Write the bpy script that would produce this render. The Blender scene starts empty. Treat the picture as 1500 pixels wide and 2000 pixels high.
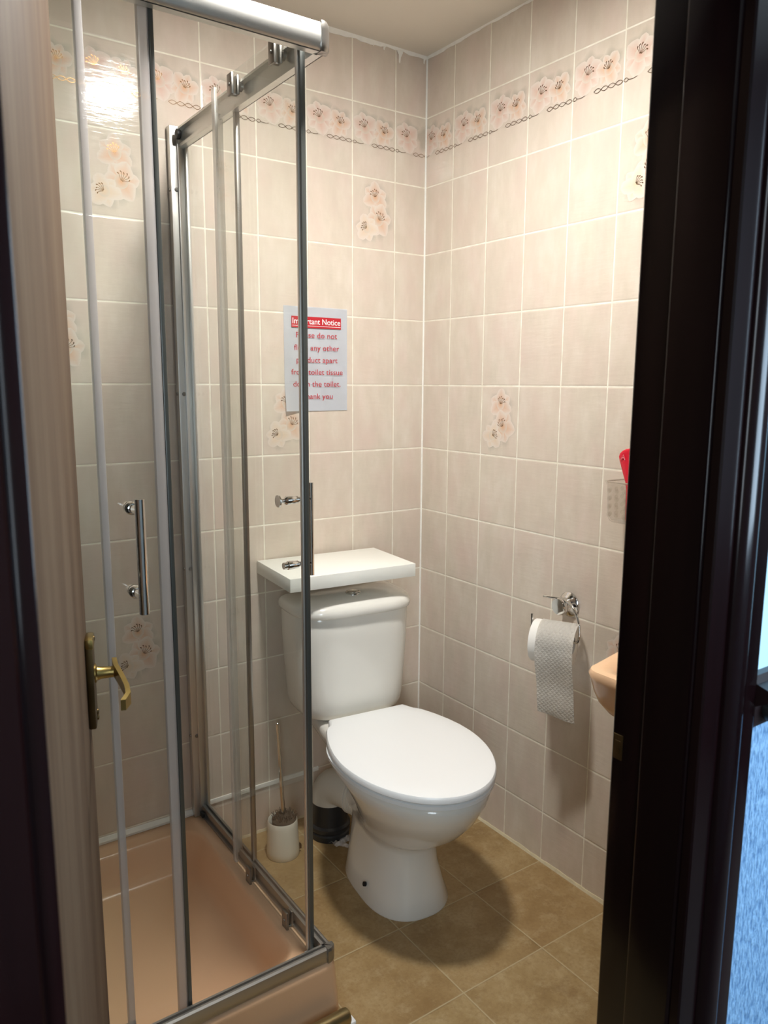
import bpy, bmesh, math, random
from mathutils import Vector, Matrix

random.seed(7)
D = bpy.data
SC = bpy.context.scene
COL = SC.collection
PI = math.pi


def lin(r, g, b):
    f = lambda c: (c / 12.92 if c <= 0.04045 else ((c + 0.055) / 1.055) ** 2.4)
    return (f(r / 255), f(g / 255), f(b / 255), 1.0)


# ------------------------------------------------------------------ camera
YAW, PITCH, ROLL, FPX = 0.6073872, 0.16468625, 0.00555777, 1503.5
fw = Vector((math.sin(YAW) * math.cos(PITCH), math.cos(YAW) * math.cos(PITCH), -math.sin(PITCH)))
rt = Vector((math.cos(YAW), -math.sin(YAW), 0))
up = rt.cross(fw)
rt2 = rt * math.cos(ROLL) + up * math.sin(ROLL)
up2 = up * math.cos(ROLL) - rt * math.sin(ROLL)
cam_d = D.cameras.new('camera')
cam = D.objects.new('camera', cam_d)
COL.objects.link(cam)
m = Matrix((rt2, up2, -fw)).transposed().to_4x4()
m.translation = Vector((-1.53236, -1.98956, 1.35337))
cam.matrix_world = m
cam_d.sensor_fit = 'HORIZONTAL'
cam_d.sensor_width = 36
cam_d.lens = 36 * FPX / 1500
cam_d.clip_start = 0.02
cam_d.dof.use_dof = True
cam_d.dof.focus_distance = 1.9
cam_d.dof.aperture_fstop = 11
SC.camera = cam

# ------------------------------------------------------------------ light
SC.view_settings.view_transform = 'Standard'
SC.view_settings.look = 'None'
SC.view_settings.gamma = 1.0
SC.view_settings.use_curve_mapping = False
SC.view_settings.exposure = 0.02

w = D.worlds.new('world')
SC.world = w
w.use_nodes = True
w.node_tree.nodes['Background'].inputs[0].default_value = (0.55, 0.75, 1.0, 1)
w.node_tree.nodes['Background'].inputs[1].default_value = 0.05

LAMP_STRENGTH = 470.0
LAMP_COL = (1.0, 0.985, 0.955, 1)
LAMP_POS = (-0.72, -0.80, 2.323)

wl = D.lights.new('window_daylight', 'AREA')
wl.shape = 'RECTANGLE'
wl.size = 0.85
wl.size_y = 1.15
wl.energy = 64
wl.color = (0.60, 0.80, 1.0)
wlo = D.objects.new('window_daylight', wl)
COL.objects.link(wlo)
wlo.location = (0.20, -2.735, 1.50)
wlo.rotation_euler = (math.radians(90), 0, 0)      # shines towards +y
wl2 = wl.copy()  # added fill light, softens the dark lower areas through the doorway
wl2.name = 'added_hall_fill'
wl2.size = 0.7
wl2.energy = 27
wl2.color = (0.78, 0.90, 1.0)
wlo2 = D.objects.new('added_hall_fill', wl2)
COL.objects.link(wlo2)
wlo2.location = (-2.08, -2.735, 1.50)
wlo2.rotation_euler = (math.radians(90), 0, 0)
SC.cycles.max_bounces = 10
SC.cycles.transparent_max_bounces = 24
SC.cycles.use_denoising = True
SC.cycles.caustics_reflective = False
SC.cycles.caustics_refractive = False


# ------------------------------------------------------------------ node helpers
class NT:
    def __init__(s, name):
        s.m = D.materials.new(name)
        s.m.use_nodes = True
        s.t = s.m.node_tree
        s.b = s.t.nodes['Principled BSDF']

    def n(s, kind, **kw):
        nd = s.t.nodes.new(kind)
        for k, v in kw.items():
            setattr(nd, k, v)
        return nd

    def l(s, a, b):
        s.t.links.new(a, b)

    def math(s, op, a, b=None, clamp=False):
        nd = s.n('ShaderNodeMath', operation=op, use_clamp=clamp)
        for i, v in enumerate((a, b)):
            if v is None:
                continue
            if isinstance(v, (int, float)):
                nd.inputs[i].default_value = v
            else:
                s.l(v, nd.inputs[i])
        return nd.outputs[0]

    def mix(s, fac, a, b):
        nd = s.n('ShaderNodeMix', data_type='RGBA')
        for i, v in ((0, fac), (6, a), (7, b)):
            if isinstance(v, (int, float, tuple)):
                nd.inputs[i].default_value = v
            else:
                s.l(v, nd.inputs[i])
        return nd.outputs[2]

    def ramp(s, fac, stops):
        nd = s.n('ShaderNodeValToRGB')
        el = nd.color_ramp.elements
        while len(el) < len(stops):
            el.new(0.5)
        for e, (p, c) in zip(el, stops):
            e.position = p
            e.color = c
        s.l(fac, nd.inputs[0])
        return nd.outputs[0]

    def noise(s, vec, scale, detail=3, rough=0.55):
        nd = s.n('ShaderNodeTexNoise')
        nd.inputs['Scale'].default_value = scale
        nd.inputs['Detail'].default_value = detail
        nd.inputs['Roughness'].default_value = rough
        if vec is not None:
            s.l(vec, nd.inputs['Vector'])
        return nd.outputs['Fac']

    def comb(s, x, y, z):
        nd = s.n('ShaderNodeCombineXYZ')
        for i, v in enumerate((x, y, z)):
            if isinstance(v, (int, float)):
                nd.inputs[i].default_value = v
            else:
                s.l(v, nd.inputs[i])
        return nd.outputs[0]

    def xyz(s):
        tc = s.n('ShaderNodeTexCoord')
        sp = s.n('ShaderNodeSeparateXYZ')
        s.l(tc.outputs['Object'], sp.inputs[0])
        return tc.outputs['Object'], sp.outputs[0], sp.outputs[1], sp.outputs[2]

    def bump(s, h, strength, dist=0.002, prev=None):
        nd = s.n('ShaderNodeBump')
        nd.inputs['Strength'].default_value = strength
        nd.inputs['Distance'].default_value = dist
        s.l(h, nd.inputs['Height'])
        if prev is not None:
            s.l(prev, nd.inputs['Normal'])
        return nd.outputs[0]


def simple(name, col, rough=0.4, metal=0.0, spec=0.5, noise_amt=0.0, noise_scale=20, bump=0.0, coat=0.0):
    m = NT(name)
    b = m.b
    b.inputs['Roughness'].default_value = rough
    b.inputs['Metallic'].default_value = metal
    b.inputs['Specular IOR Level'].default_value = spec
    b.inputs['Coat Weight'].default_value = coat
    vec = m.xyz()[0]
    f = m.noise(vec, noise_scale)
    d = tuple(c * (1 - noise_amt) for c in col[:3]) + (1,)
    h = tuple(min(1, c * (1 + noise_amt)) for c in col[:3]) + (1,)
    m.l(m.mix(f, d, h), b.inputs['Base Color'])
    if bump:
        m.l(m.bump(f, bump), b.inputs['Normal'])
    return m.m


PW, PH = 0.15145, 0.2
ROW0 = 2.15
CUTB, CUTR = 0.11596, 0.1316


def tile_material(name, axis, off):
    """glazed 150 x 200 wall tiles: u runs away from the corner along axis, grout lines at off + k*PW"""
    m = NT(name)
    vec, x, y, z = m.xyz()
    u = m.math('MULTIPLY', x if axis == 'x' else y, -1.0)
    a = m.math('DIVIDE', m.math('SUBTRACT', u, off), PW)
    b = m.math('DIVIDE', m.math('SUBTRACT', ROW0, z), PH)
    ia, ib = m.math('FLOOR', a), m.math('FLOOR', b)
    fa, fb = m.math('SUBTRACT', a, ia), m.math('SUBTRACT', b, ib)
    da = m.math('MULTIPLY', m.math('MINIMUM', fa, m.math('SUBTRACT', 1.0, fa)), PW)
    db = m.math('MULTIPLY', m.math('MINIMUM', fb, m.math('SUBTRACT', 1.0, fb)), PH)
    dist = m.math('MINIMUM', da, db)
    mr = m.n('ShaderNodeMapRange')
    mr.inputs[1].default_value = 0.0013
    mr.inputs[2].default_value = 0.0023
    mr.inputs[3].default_value = 1.0
    mr.inputs[4].default_value = 0.0
    m.l(dist, mr.inputs[0])
    grout = mr.outputs[0]
    wn = m.n('ShaderNodeTexWhiteNoise', noise_dimensions='3D')
    m.l(m.comb(ia, ib, 3.1 if axis == 'x' else 7.7), wn.inputs['Vector'])
    rnd = wn.outputs['Value']
    # marbled glaze, streaked upright; every tile takes another piece of it
    st = m.comb(m.math('ADD', m.math('MULTIPLY', u, 22.0), m.math('MULTIPLY', rnd, 57.0)), m.math('MULTIPLY', rnd, 31.0),
                m.math('MULTIPLY', z, 9.0))
    f1 = m.noise(st, 1.0, 4, 0.6)
    base = m.ramp(f1, [(0.28, lin(208, 196, 179)), (0.5, lin(215, 203, 186)), (0.74, lin(223, 212, 197))])
    pk = m.noise(m.comb(m.math('MULTIPLY', u, 11.0), 1.0, m.math('ADD', m.math('MULTIPLY', z, 6.0), m.math('MULTIPLY', rnd, 9.0))), 1.0, 2)
    pinkmask = m.math('MULTIPLY', m.math('SUBTRACT', pk, 0.42, True), 1.4, True)
    base = m.mix(pinkmask, base, lin(218, 192, 181))
    base = m.mix(m.math('MULTIPLY', rnd, 0.16), base, lin(214, 192, 178))
    at = m.n('ShaderNodeAttribute', attribute_name='glaze_print')
    base = m.mix(at.outputs['Alpha'], base, at.outputs['Color'])
    gcol = m.ramp(m.noise(vec, 30.0, 2), [(0.3, lin(230, 222, 202)), (0.7, lin(250, 245, 230))])
    colr = m.mix(grout, base, gcol)
    m.l(colr, m.b.inputs['Base Color'])
    m.l(m.math('ADD', m.math('MULTIPLY', grout, 0.5), 0.10), m.b.inputs['Roughness'])
    m.b.inputs['Specular IOR Level'].default_value = 0.4
    # slightly uneven glaze, and every tile set a hair differently
    streak = m.noise(m.comb(m.math('MULTIPLY', u, 16.0), m.math('MULTIPLY', rnd, 9.0), m.math('MULTIPLY', z, 85.0)), 1.0, 3, 0.6)
    n1 = m.bump(streak, 0.17, 0.003)
    edge = m.n('ShaderNodeMapRange')
    edge.inputs[1].default_value = 0.001
    edge.inputs[2].default_value = 0.0045
    m.l(dist, edge.inputs[0])
    n2 = m.bump(edge.outputs[0], 0.5, 0.0012, n1)
    m.l(n2, m.b.inputs['Normal'])
    return m.m


def floor_material():
    m = NT('stone_floor_tile')
    vec, x, y, z = m.xyz()
    P = 0.2497
    a = m.math('DIVIDE', m.math('SUBTRACT', x, -0.0045), P)
    b = m.math('DIVIDE', m.math('SUBTRACT', y, -0.0865), P)
    ia, ib = m.math('FLOOR', a), m.math('FLOOR', b)
    fa, fb = m.math('SUBTRACT', a, ia), m.math('SUBTRACT', b, ib)
    dist = m.math('MULTIPLY', m.math('MINIMUM', m.math('MINIMUM', fa, m.math('SUBTRACT', 1.0, fa)),
                                     m.math('MINIMUM', fb, m.math('SUBTRACT', 1.0, fb))), P)
    mr = m.n('ShaderNodeMapRange')
    for i, v in ((1, 0.0009), (2, 0.0020), (3, 1.0), (4, 0.0)):
        mr.inputs[i].default_value = v
    m.l(dist, mr.inputs[0])
    wn = m.n('ShaderNodeTexWhiteNoise', noise_dimensions='3D')
    m.l(m.comb(ia, ib, 1.3), wn.inputs['Vector'])
    rnd = wn.outputs['Value']
    v2 = m.comb(m.math('ADD', x, m.math('MULTIPLY', rnd, 7.0)), y, rnd)
    f1 = m.noise(v2, 9.0, 6, 0.62)
    f2 = m.noise(v2, 120.0, 4, 0.6)
    f3 = m.noise(v2, 26.0, 5, 0.7)
    base = m.ramp(f1, [(0.30, lin(140, 114, 74)), (0.5, lin(160, 135, 93)), (0.70, lin(176, 153, 112))])
    vein = m.math('MULTIPLY', m.math('SUBTRACT', f3, 0.50, True), 3.2, True)
    base = m.mix(vein, base, lin(184, 164, 126))
    blot = m.math('MULTIPLY', m.math('SUBTRACT', m.noise(v2, 14.0, 5, 0.7), 0.56, True), 3.5, True)
    base = m.mix(blot, base, lin(126, 98, 62))
    base = m.mix(m.math('MULTIPLY', m.math('SUBTRACT', f2, 0.45, True), 1.6, True), base, lin(132, 104, 66))
    base = m.mix(m.math('MULTIPLY', rnd, 0.22), base, lin(150, 112, 70))
    colr = m.mix(mr.outputs[0], base, lin(180, 162, 126))
    m.l(colr, m.b.inputs['Base Color'])
    m.b.inputs['Roughness'].default_value = 0.42
    m.b.inputs['Specular IOR Level'].default_value = 0.35
    e2 = m.n('ShaderNodeMapRange')
    e2.inputs[1].default_value = 0.0008
    e2.inputs[2].default_value = 0.004
    m.l(dist, e2.inputs[0])
    m.l(m.bump(e2.outputs[0], 0.6, 0.0015, m.bump(f3, 0.25, 0.001)), m.b.inputs['Normal'])
    return m.m


def wood_material(name, dark, mid, light, rough, grain_axis='z', coat=0.0):
    m = NT(name)
    vec, x, y, z = m.xyz()
    v = m.comb(m.math('MULTIPLY', x, 16.0), m.math('MULTIPLY', y, 16.0), m.math('MULTIPLY', z, 1.1))
    f = m.noise(v, 1.0, 5, 0.6)
    m.l(m.ramp(f, [(0.3, dark), (0.5, mid), (0.72, light)]), m.b.inputs['Base Color'])
    m.b.inputs['Roughness'].default_value = rough
    m.b.inputs['Coat Weight'].default_value = coat
    m.b.inputs['Coat Roughness'].default_value = 0.15
    m.l(m.bump(m.noise(v, 2.0, 3), 0.08, 0.001), m.b.inputs['Normal'])
    return m.m


def glass_material(name, tint, base_refl=0.03, edge=None):
    """thin clear sheet: straight-through transmission plus Schlick reflection"""
    m = NT(name)
    t = m.t
    out = t.nodes['Material Output']
    t.nodes.remove(m.b)
    lw = m.n('ShaderNodeLayerWeight')
    lw.inputs['Blend'].default_value = 0.5
    f5 = m.math('POWER', lw.outputs['Facing'], 5.0)
    fr = m.math('ADD', m.math('MULTIPLY', f5, 1 - base_refl), base_refl)
    tr = m.n('ShaderNodeBsdfTransparent')
    tr.inputs[0].default_value = tint
    gl = m.n('ShaderNodeBsdfGlossy')
    gl.inputs['Roughness'].default_value = 0.02
    mx = m.n('ShaderNodeMixShader')
    m.l(fr, mx.inputs[0])
    m.l(tr.outputs[0], mx.inputs[1])
    m.l(gl.outputs[0], mx.inputs[2])
    m.l(mx.outputs[0], out.inputs[0])
    return m.m


def seal_material(name, col, alpha):
    m = NT(name)
    m.b.inputs['Base Color'].default_value = col
    m.b.inputs['Roughness'].default_value = 0.3
    m.b.inputs['Alpha'].default_value = alpha
    return m.m


M = {}
M['tile_x'] = tile_material('wall_tile_back', 'x', CUTB)
M['tile_y'] = tile_material('wall_tile_side', 'y', CUTR)
M['gold'] = simple('gilt_line', lin(120, 92, 62), 0.28, 1.0)
M['floor'] = floor_material()
M['ceiling'] = simple('ceiling_paint', lin(226, 220, 208), 0.85, noise_amt=0.03, noise_scale=6, bump=0.05)
M['caulk'] = simple('caulk', lin(246, 243, 234), 0.6, noise_amt=0.08, noise_scale=60)
M['floor_caulk'] = simple('floor_caulk', lin(205, 192, 160), 0.6, noise_amt=0.15, noise_scale=60)
M['ceramic'] = simple('white_ceramic', lin(232, 229, 220), 0.12, coat=0.3)
M['plastic_white'] = simple('white_plastic', lin(240, 241, 240), 0.28)
M['shelf'] = simple('white_laminate', lin(240, 240, 232), 0.4, noise_amt=0.015, noise_scale=70)
M['peach'] = simple('peach_acrylic', lin(230, 188, 150), 0.26, noise_amt=0.03, noise_scale=5)
M['peach_ceramic'] = simple('peach_ceramic', lin(240, 198, 158), 0.14)
M['alu'] = simple('satin_aluminium', lin(216, 214, 208), 0.38, 0.85)
M['alu_mid'] = simple('matt_aluminium', lin(176, 173, 168), 0.36, 0.95)
M['alu_dark'] = simple('grey_aluminium', lin(150, 146, 140), 0.28, 0.9)
M['chrome'] = simple('chrome', lin(224, 224, 222), 0.07, 1.0)
M['brass'] = simple('aged_brass', lin(160, 138, 84), 0.3, 1.0, noise_amt=0.2, noise_scale=40)
M['brass_dark'] = simple('tarnished_brass', lin(92, 74, 46), 0.38, 0.9, noise_amt=0.3, noise_scale=30)
M['bronze'] = simple('brushed_bronze', lin(168, 152, 112), 0.3, 0.9, noise_amt=0.15, noise_scale=40)
M['glass'] = glass_material('shower_glass', (0.972, 0.985, 0.975, 1))
M['clear'] = glass_material('clear_plastic', (0.98, 0.975, 0.965, 1), 0.05)
M['seal'] = seal_material('translucent_seal', lin(214, 208, 204), 0.52)
M['seal_clear'] = seal_material('clear_seal', lin(222, 216, 206), 0.42)
M['magnet'] = simple('magnet_strip', lin(92, 94, 90), 0.3, 0.4)
M['black'] = simple('black_rubber', lin(24, 24, 24), 0.45)
M['dark_hole'] = simple('dark_hole', lin(20, 16, 12), 0.8)
M['pipe_white'] = simple('white_pipe', lin(214, 206, 190), 0.45, noise_amt=0.04)
M['pipe_black'] = simple('black_pipe', lin(40, 40, 40), 0.35)
M['bristle'] = simple('dark_bristle', lin(74, 66, 54), 0.9, noise_amt=0.4, noise_scale=300)
M['holder'] = simple('cream_ceramic', lin(226, 222, 205), 0.25)
M['door'] = wood_material('pale_door_veneer', lin(74, 56, 42), lin(88, 70, 54), lin(100, 83, 66), 0.65)
M['door'].node_tree.nodes['Principled BSDF'].inputs['Specular IOR Level'].default_value = 0.2
M['mahogany'] = wood_material('dark_mahogany', lin(9, 3, 4), lin(15, 5, 6), lin(24, 9, 10), 0.16)
M['mahogany'].node_tree.nodes['Principled BSDF'].inputs['Specular IOR Level'].default_value = 0.22
M['paper'] = simple('notice_paper', lin(232, 234, 238), 0.6)
M['red_ink'] = simple('red_ink', lin(190, 32, 44), 0.6)
M['white_ink'] = simple('white_ink', lin(240, 236, 236), 0.6)
M['red'] = simple('red_plastic', lin(205, 22, 48), 0.25)
M['red_light'] = simple('pink_print', lin(236, 150, 160), 0.4)
M['plaster'] = simple('hall_plaster', lin(180, 172, 162), 0.8)
M['hall_dark'] = simple('dark_hall_panel', lin(46, 36, 34), 0.7)
M['carpet'] = simple('hall_carpet', lin(92, 80, 72), 0.95, noise_amt=0.2, noise_scale=200)
M['wood_rail'] = simple('dark_rail', lin(30, 18, 18), 0.3)


def paper_tissue():
    m = NT('quilted_tissue')
    vec, x, y, z = m.xyz()
    m.b.inputs['Base Color'].default_value = lin(236, 232, 224)
    m.b.inputs['Roughness'].default_value = 0.9
    s = 2 * PI / 0.022
    p = m.math('SINE', m.math('MULTIPLY', m.math('ADD', y, z), s))
    q = m.math('SINE', m.math('MULTIPLY', m.math('SUBTRACT', y, z), s))
    h = m.math('MINIMUM', m.math('ABSOLUTE', p), m.math('ABSOLUTE', q))
    h = m.math('MULTIPLY', h, 2.0)
    h = m.math('ADD', h, m.math('MULTIPLY', m.noise(vec, 70.0, 2), 3.0))
    m.l(m.bump(h, 0.3, 0.0016), m.b.inputs['Normal'])
    return m.m


M['tissue'] = paper_tissue()
M['tissue_plain'] = simple('plain_tissue', lin(238, 235, 228), 0.9, noise_amt=0.02, noise_scale=60, bump=0.1)


def hall_paper():
    m = NT('embossed_wallpaper')
    vec, x, y, z = m.xyz()
    f = m.noise(m.comb(m.math('MULTIPLY', x, 230.0), 0.0, m.math('MULTIPLY', z, 60.0)), 1.0, 4, 0.65)
    below = m.math('LESS_THAN', z, 0.955)
    m.l(m.mix(below, lin(176, 208, 222), m.ramp(f, [(0.38, lin(84, 124, 166)), (0.58, lin(142, 180, 214))])), m.b.inputs['Base Color'])
    m.b.inputs['Roughness'].default_value = 0.7
    m.l(m.bump(m.math('MULTIPLY', f, below), 1.0, 0.006), m.b.inputs['Normal'])
    return m.m


M['hall_paper'] = hall_paper()
_m = NT('lit_opal_glass')
_m.b.inputs['Base Color'].default_value = (0.9, 0.9, 0.88, 1)
_m.b.inputs['Emission Color'].default_value = LAMP_COL
_m.b.inputs['Emission Strength'].default_value = LAMP_STRENGTH
M['lamp'] = _m.m


# ------------------------------------------------------------------ mesh helpers
def obj(name, bm, mat, parent=None, smooth=35, mats=None):
    me = D.meshes.new(name)
    bmesh.ops.recalc_face_normals(bm, faces=bm.faces[:])
    bm.to_mesh(me)
    bm.free()
    for mt in (mats or [mat]):
        me.materials.append(M[mt] if isinstance(mt, str) else mt)
    if smooth:
        for p in me.polygons:
            p.use_smooth = True
        me.set_sharp_from_angle(angle=math.radians(smooth))
    o = D.objects.new(name, me)
    COL.objects.link(o)
    if parent:
        o.parent = parent
    return o


def empty(name, label, cat, loc=(0, 0, 0), rz=0.0, kind=None):
    o = D.objects.new(name, None)
    o.empty_display_size = 0.05
    COL.objects.link(o)
    o.location = loc
    o.rotation_euler = (0, 0, rz)
    tag(o, label, cat, kind=kind)
    return o


def tag(o, label=None, cat=None, group=None, kind=None):
    if label:
        o['label'] = label
    if cat:
        o['category'] = cat
    if group:
        o['group'] = group
    if kind:
        o['kind'] = kind
    return o


def struct(o, label=None, cat=None):
    return tag(o, label, cat, kind='structure')


def B():
    return bmesh.new()


def box(bm, lo, hi, bevel=0.0, seg=2, mtx=None):
    c = [(a + b) / 2 for a, b in zip(lo, hi)]
    s = [abs(b - a) for a, b in zip(lo, hi)]
    r = bmesh.ops.create_cube(bm, size=1.0)
    vs = r['verts']
    for v in vs:
        v.co = Vector((v.co.x * s[0] + c[0], v.co.y * s[1] + c[1], v.co.z * s[2] + c[2]))
    if bevel:
        es = list({e for v in vs for e in v.link_edges})
        rr = bmesh.ops.bevel(bm, geom=es, offset=bevel, segments=seg, profile=0.5, affect='EDGES')
        vs = list({v for f in rr['faces'] for v in f.verts} | {v for v in vs if v.is_valid})
    if mtx:
        for v in vs:
            v.co = mtx @ v.co
    return vs


def loft(bm, rings, cap0=True, cap1=True, closed=True):
    rows = [[bm.verts.new(p) for p in r] for r in rings]
    n = len(rows[0])
    for a, b in zip(rows[:-1], rows[1:]):
        for i in range(n if closed else n - 1):
            j = (i + 1) % n
            bm.faces.new((a[i], a[j], b[j], b[i]))
    if cap0:
        bm.faces.new(rows[0][::-1])
    if cap1:
        bm.faces.new(rows[-1])
    return rows


def frame_of(d):
    d = Vector(d).normalized()
    a = Vector((0, 0, 1)) if abs(d.z) < 0.9 else Vector((1, 0, 0))
    u = d.cross(a).normalized()
    return u, u.cross(d).normalized()


def tube(bm, pts, r, n=16, caps=True):
    """round bar along pts; r is one radius or one per point"""
    pts = [Vector(p) for p in pts]
    rs = r if isinstance(r, (list, tuple)) else [r] * len(pts)
    rings = []
    u = None
    for i, p in enumerate(pts):
        if i == 0:
            d = pts[1] - pts[0]
        elif i == len(pts) - 1:
            d = pts[-1] - pts[-2]
        else:
            d = (pts[i + 1] - p).normalized() + (p - pts[i - 1]).normalized()
        if d.length < 1e-9:
            d = pts[i] - pts[i - 1] if i else pts[1] - pts[0]
        d.normalize()
        if u is None:
            u, v = frame_of(d)
        else:
            u = (u - d * u.dot(d)).normalized()
            v = u.cross(d).normalized()
        rings.append([p + (u * math.cos(2 * PI * k / n) + v * math.sin(2 * PI * k / n)) * rs[i] for k in range(n)])
    loft(bm, rings, caps, caps)


def lathe(bm, origin, axis, prof, n=28, caps=True):
    """prof = [(radius, distance along axis)]"""
    o = Vector(origin)
    ax = Vector(axis).normalized()
    u, v = frame_of(ax)
    rings = []
    for r, h in prof:
        rings.append([o + ax * h + (u * math.cos(2 * PI * k / n) + v * math.sin(2 * PI * k / n)) * max(r, 1e-5) for k in range(n)])
    loft(bm, rings, caps, caps)


def prism(bm, outline, axis, lo, hi):
    """outline of 2-D points swept along axis x, y or z"""
    def P(p, h):
        return {'x': (h, p[0], p[1]), 'y': (p[0], h, p[1]), 'z': (p[0], p[1], h)}[axis]
    loft(bm, [[P(p, lo) for p in outline], [P(p, hi) for p in outline]])


def rrect(x0, x1, y0, y1, r, z, k=6):
    pts = []
    for cx, cy, a0 in ((x1 - r, y1 - r, 0), (x0 + r, y1 - r, 90), (x0 + r, y0 + r, 180), (x1 - r, y0 + r, 270)):
        for i in range(k + 1):
            a = math.radians(a0 + 90 * i / k)
            pts.append((cx + r * math.cos(a), cy + r * math.sin(a), z))
    return pts


def arc(c, r, a0, a1, n):
    return [(c[0] + r * math.cos(math.radians(a0 + (a1 - a0) * i / n)), c[1] + r * math.sin(math.radians(a0 + (a1 - a0) * i / n))) for i in range(n + 1)]


# ------------------------------------------------------------------ printed lilies on the tiles
class Print:
    """fired-on decoration: flat petals lying on the glaze of one wall mesh"""

    def __init__(s, bm, to3d):
        s.bm = bm
        s.f = to3d
        s.lay = bm.verts.layers.float_color.get('glaze_print') or bm.verts.layers.float_color.new('glaze_print')
        s.h = 0.0002

    def v(s, p, col, dh=0.0):
        v = s.bm.verts.new(s.f(p[0], p[1], s.h + dh))
        v[s.lay] = col
        return v

    def petal(s, c, ang, L, W, inner, edge, bend=0.0, clip=None):
        rows = []
        n = 9
        d = (math.cos(ang), math.sin(ang))
        q = (-d[1], d[0])
        for i in range(n + 1):
            t = i / n
            wd = W * (math.sin(PI * min(1, t ** 0.95)) ** 0.6) * (1 + 0.12 * math.sin(9 * t + ang * 3)) + (0.0006 if 0 < i < n else 0)
            off = bend * t * t
            row = []
            for j in range(-2, 3):
                k = j / 2
                px = c[0] + d[0] * L * t + q[0] * (off + wd * k)
                py = c[1] + d[1] * L * t + q[1] * (off + wd * k)
                if clip:
                    px = min(max(px, clip[0]), clip[1])
                    py = min(max(py, clip[2]), clip[3])
                mixf = min(1, 0.75 * abs(k) ** 1.5 + t ** 1.4 * 0.75)
                row.append(s.v((px, py), tuple(a + (b - a) * mixf for a, b in zip(inner, edge))))
            rows.append(row)
        for a, b in zip(rows[:-1], rows[1:]):
            for j in range(4):
                try:
                    s.bm.faces.new((a[j], a[j + 1], b[j + 1], b[j]))
                except ValueError:
                    pass
        s.h += 0.00003

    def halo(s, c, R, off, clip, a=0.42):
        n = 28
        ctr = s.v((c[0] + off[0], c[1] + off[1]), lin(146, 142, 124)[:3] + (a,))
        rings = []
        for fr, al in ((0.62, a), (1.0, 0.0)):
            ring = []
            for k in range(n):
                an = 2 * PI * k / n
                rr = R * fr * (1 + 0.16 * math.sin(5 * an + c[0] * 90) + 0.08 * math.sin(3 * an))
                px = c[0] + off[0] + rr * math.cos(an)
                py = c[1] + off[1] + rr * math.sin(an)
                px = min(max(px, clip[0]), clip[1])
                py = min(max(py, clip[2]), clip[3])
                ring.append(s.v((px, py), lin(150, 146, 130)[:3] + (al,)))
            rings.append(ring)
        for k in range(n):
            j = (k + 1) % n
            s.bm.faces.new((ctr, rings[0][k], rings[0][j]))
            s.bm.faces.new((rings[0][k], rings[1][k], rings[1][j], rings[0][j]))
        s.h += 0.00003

    def lily(s, c, R, ang, warm, clip, stam=True, stam_ang=None):
        inner = warm + (0.80,)
        edge = lin(228, 216, 205)[:3] + (0.6,)
        for grp in (0, 1):
            for i in range(3):
                a = ang + (i * 120 + grp * 60) * PI / 180
                s.petal(c, a, R * (1.0 if grp else 0.92), R * (0.43 if grp else 0.34), inner, edge, bend=R * 0.10 * math.sin(a * 2 + R * 500), clip=clip)
        # soft warm throat
        n = 16
        ctr = s.v(c, warm + (0.9,))
        ring = [s.v((c[0] + R * 0.34 * math.cos(2 * PI * k / n), c[1] + R * 0.34 * math.sin(2 * PI * k / n)), warm + (0.0,)) for k in range(n)]
        for k in range(n):
            s.bm.faces.new((ctr, ring[k], ring[(k + 1) % n]))
        s.h += 0.00003
        if stam:
            sa = ang + 0.6 if stam_ang is None else stam_ang
            for k in range(6):
                a = sa + (k - 2.5) * 0.34
                L = R * (0.38 + 0.10 * ((k * 37) % 5) / 5)
                p1 = (c[0] + L * math.cos(a), c[1] + L * math.sin(a))
                s.line([(c[0] + 0.12 * L * math.cos(a), c[1] + 0.12 * L * math.sin(a)), p1], 0.0005)
                p2 = (p1[0] + R * 0.09 * math.cos(a + 0.9), p1[1] + R * 0.09 * math.sin(a + 0.9))
                s.line([p1, p2], 0.0012)

    def line(s, pts, hw):
        h = s.h + 0.0002
        L = []
        for i, p in enumerate(pts):
            a = pts[max(0, i - 1)]
            b = pts[min(len(pts) - 1, i + 1)]
            dx, dy = b[0] - a[0], b[1] - a[1]
            d = math.hypot(dx, dy) or 1
            nx, ny = -dy / d * hw, dx / d * hw
            q = []
            for sg in (1, -1):
                v = s.bm.verts.new(s.f(p[0] + nx * sg, p[1] + ny * sg, h))
                q.append(v)
            L.append(q)
        for a, b in zip(L[:-1], L[1:]):
            f = s.bm.faces.new((a[0], a[1], b[1], b[0]))
            f.material_index = 1


PEACH = lin(218, 166, 126)[:3]
ROSE = lin(216, 170, 150)[:3]
PALE = lin(224, 196, 164)[:3]


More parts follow.
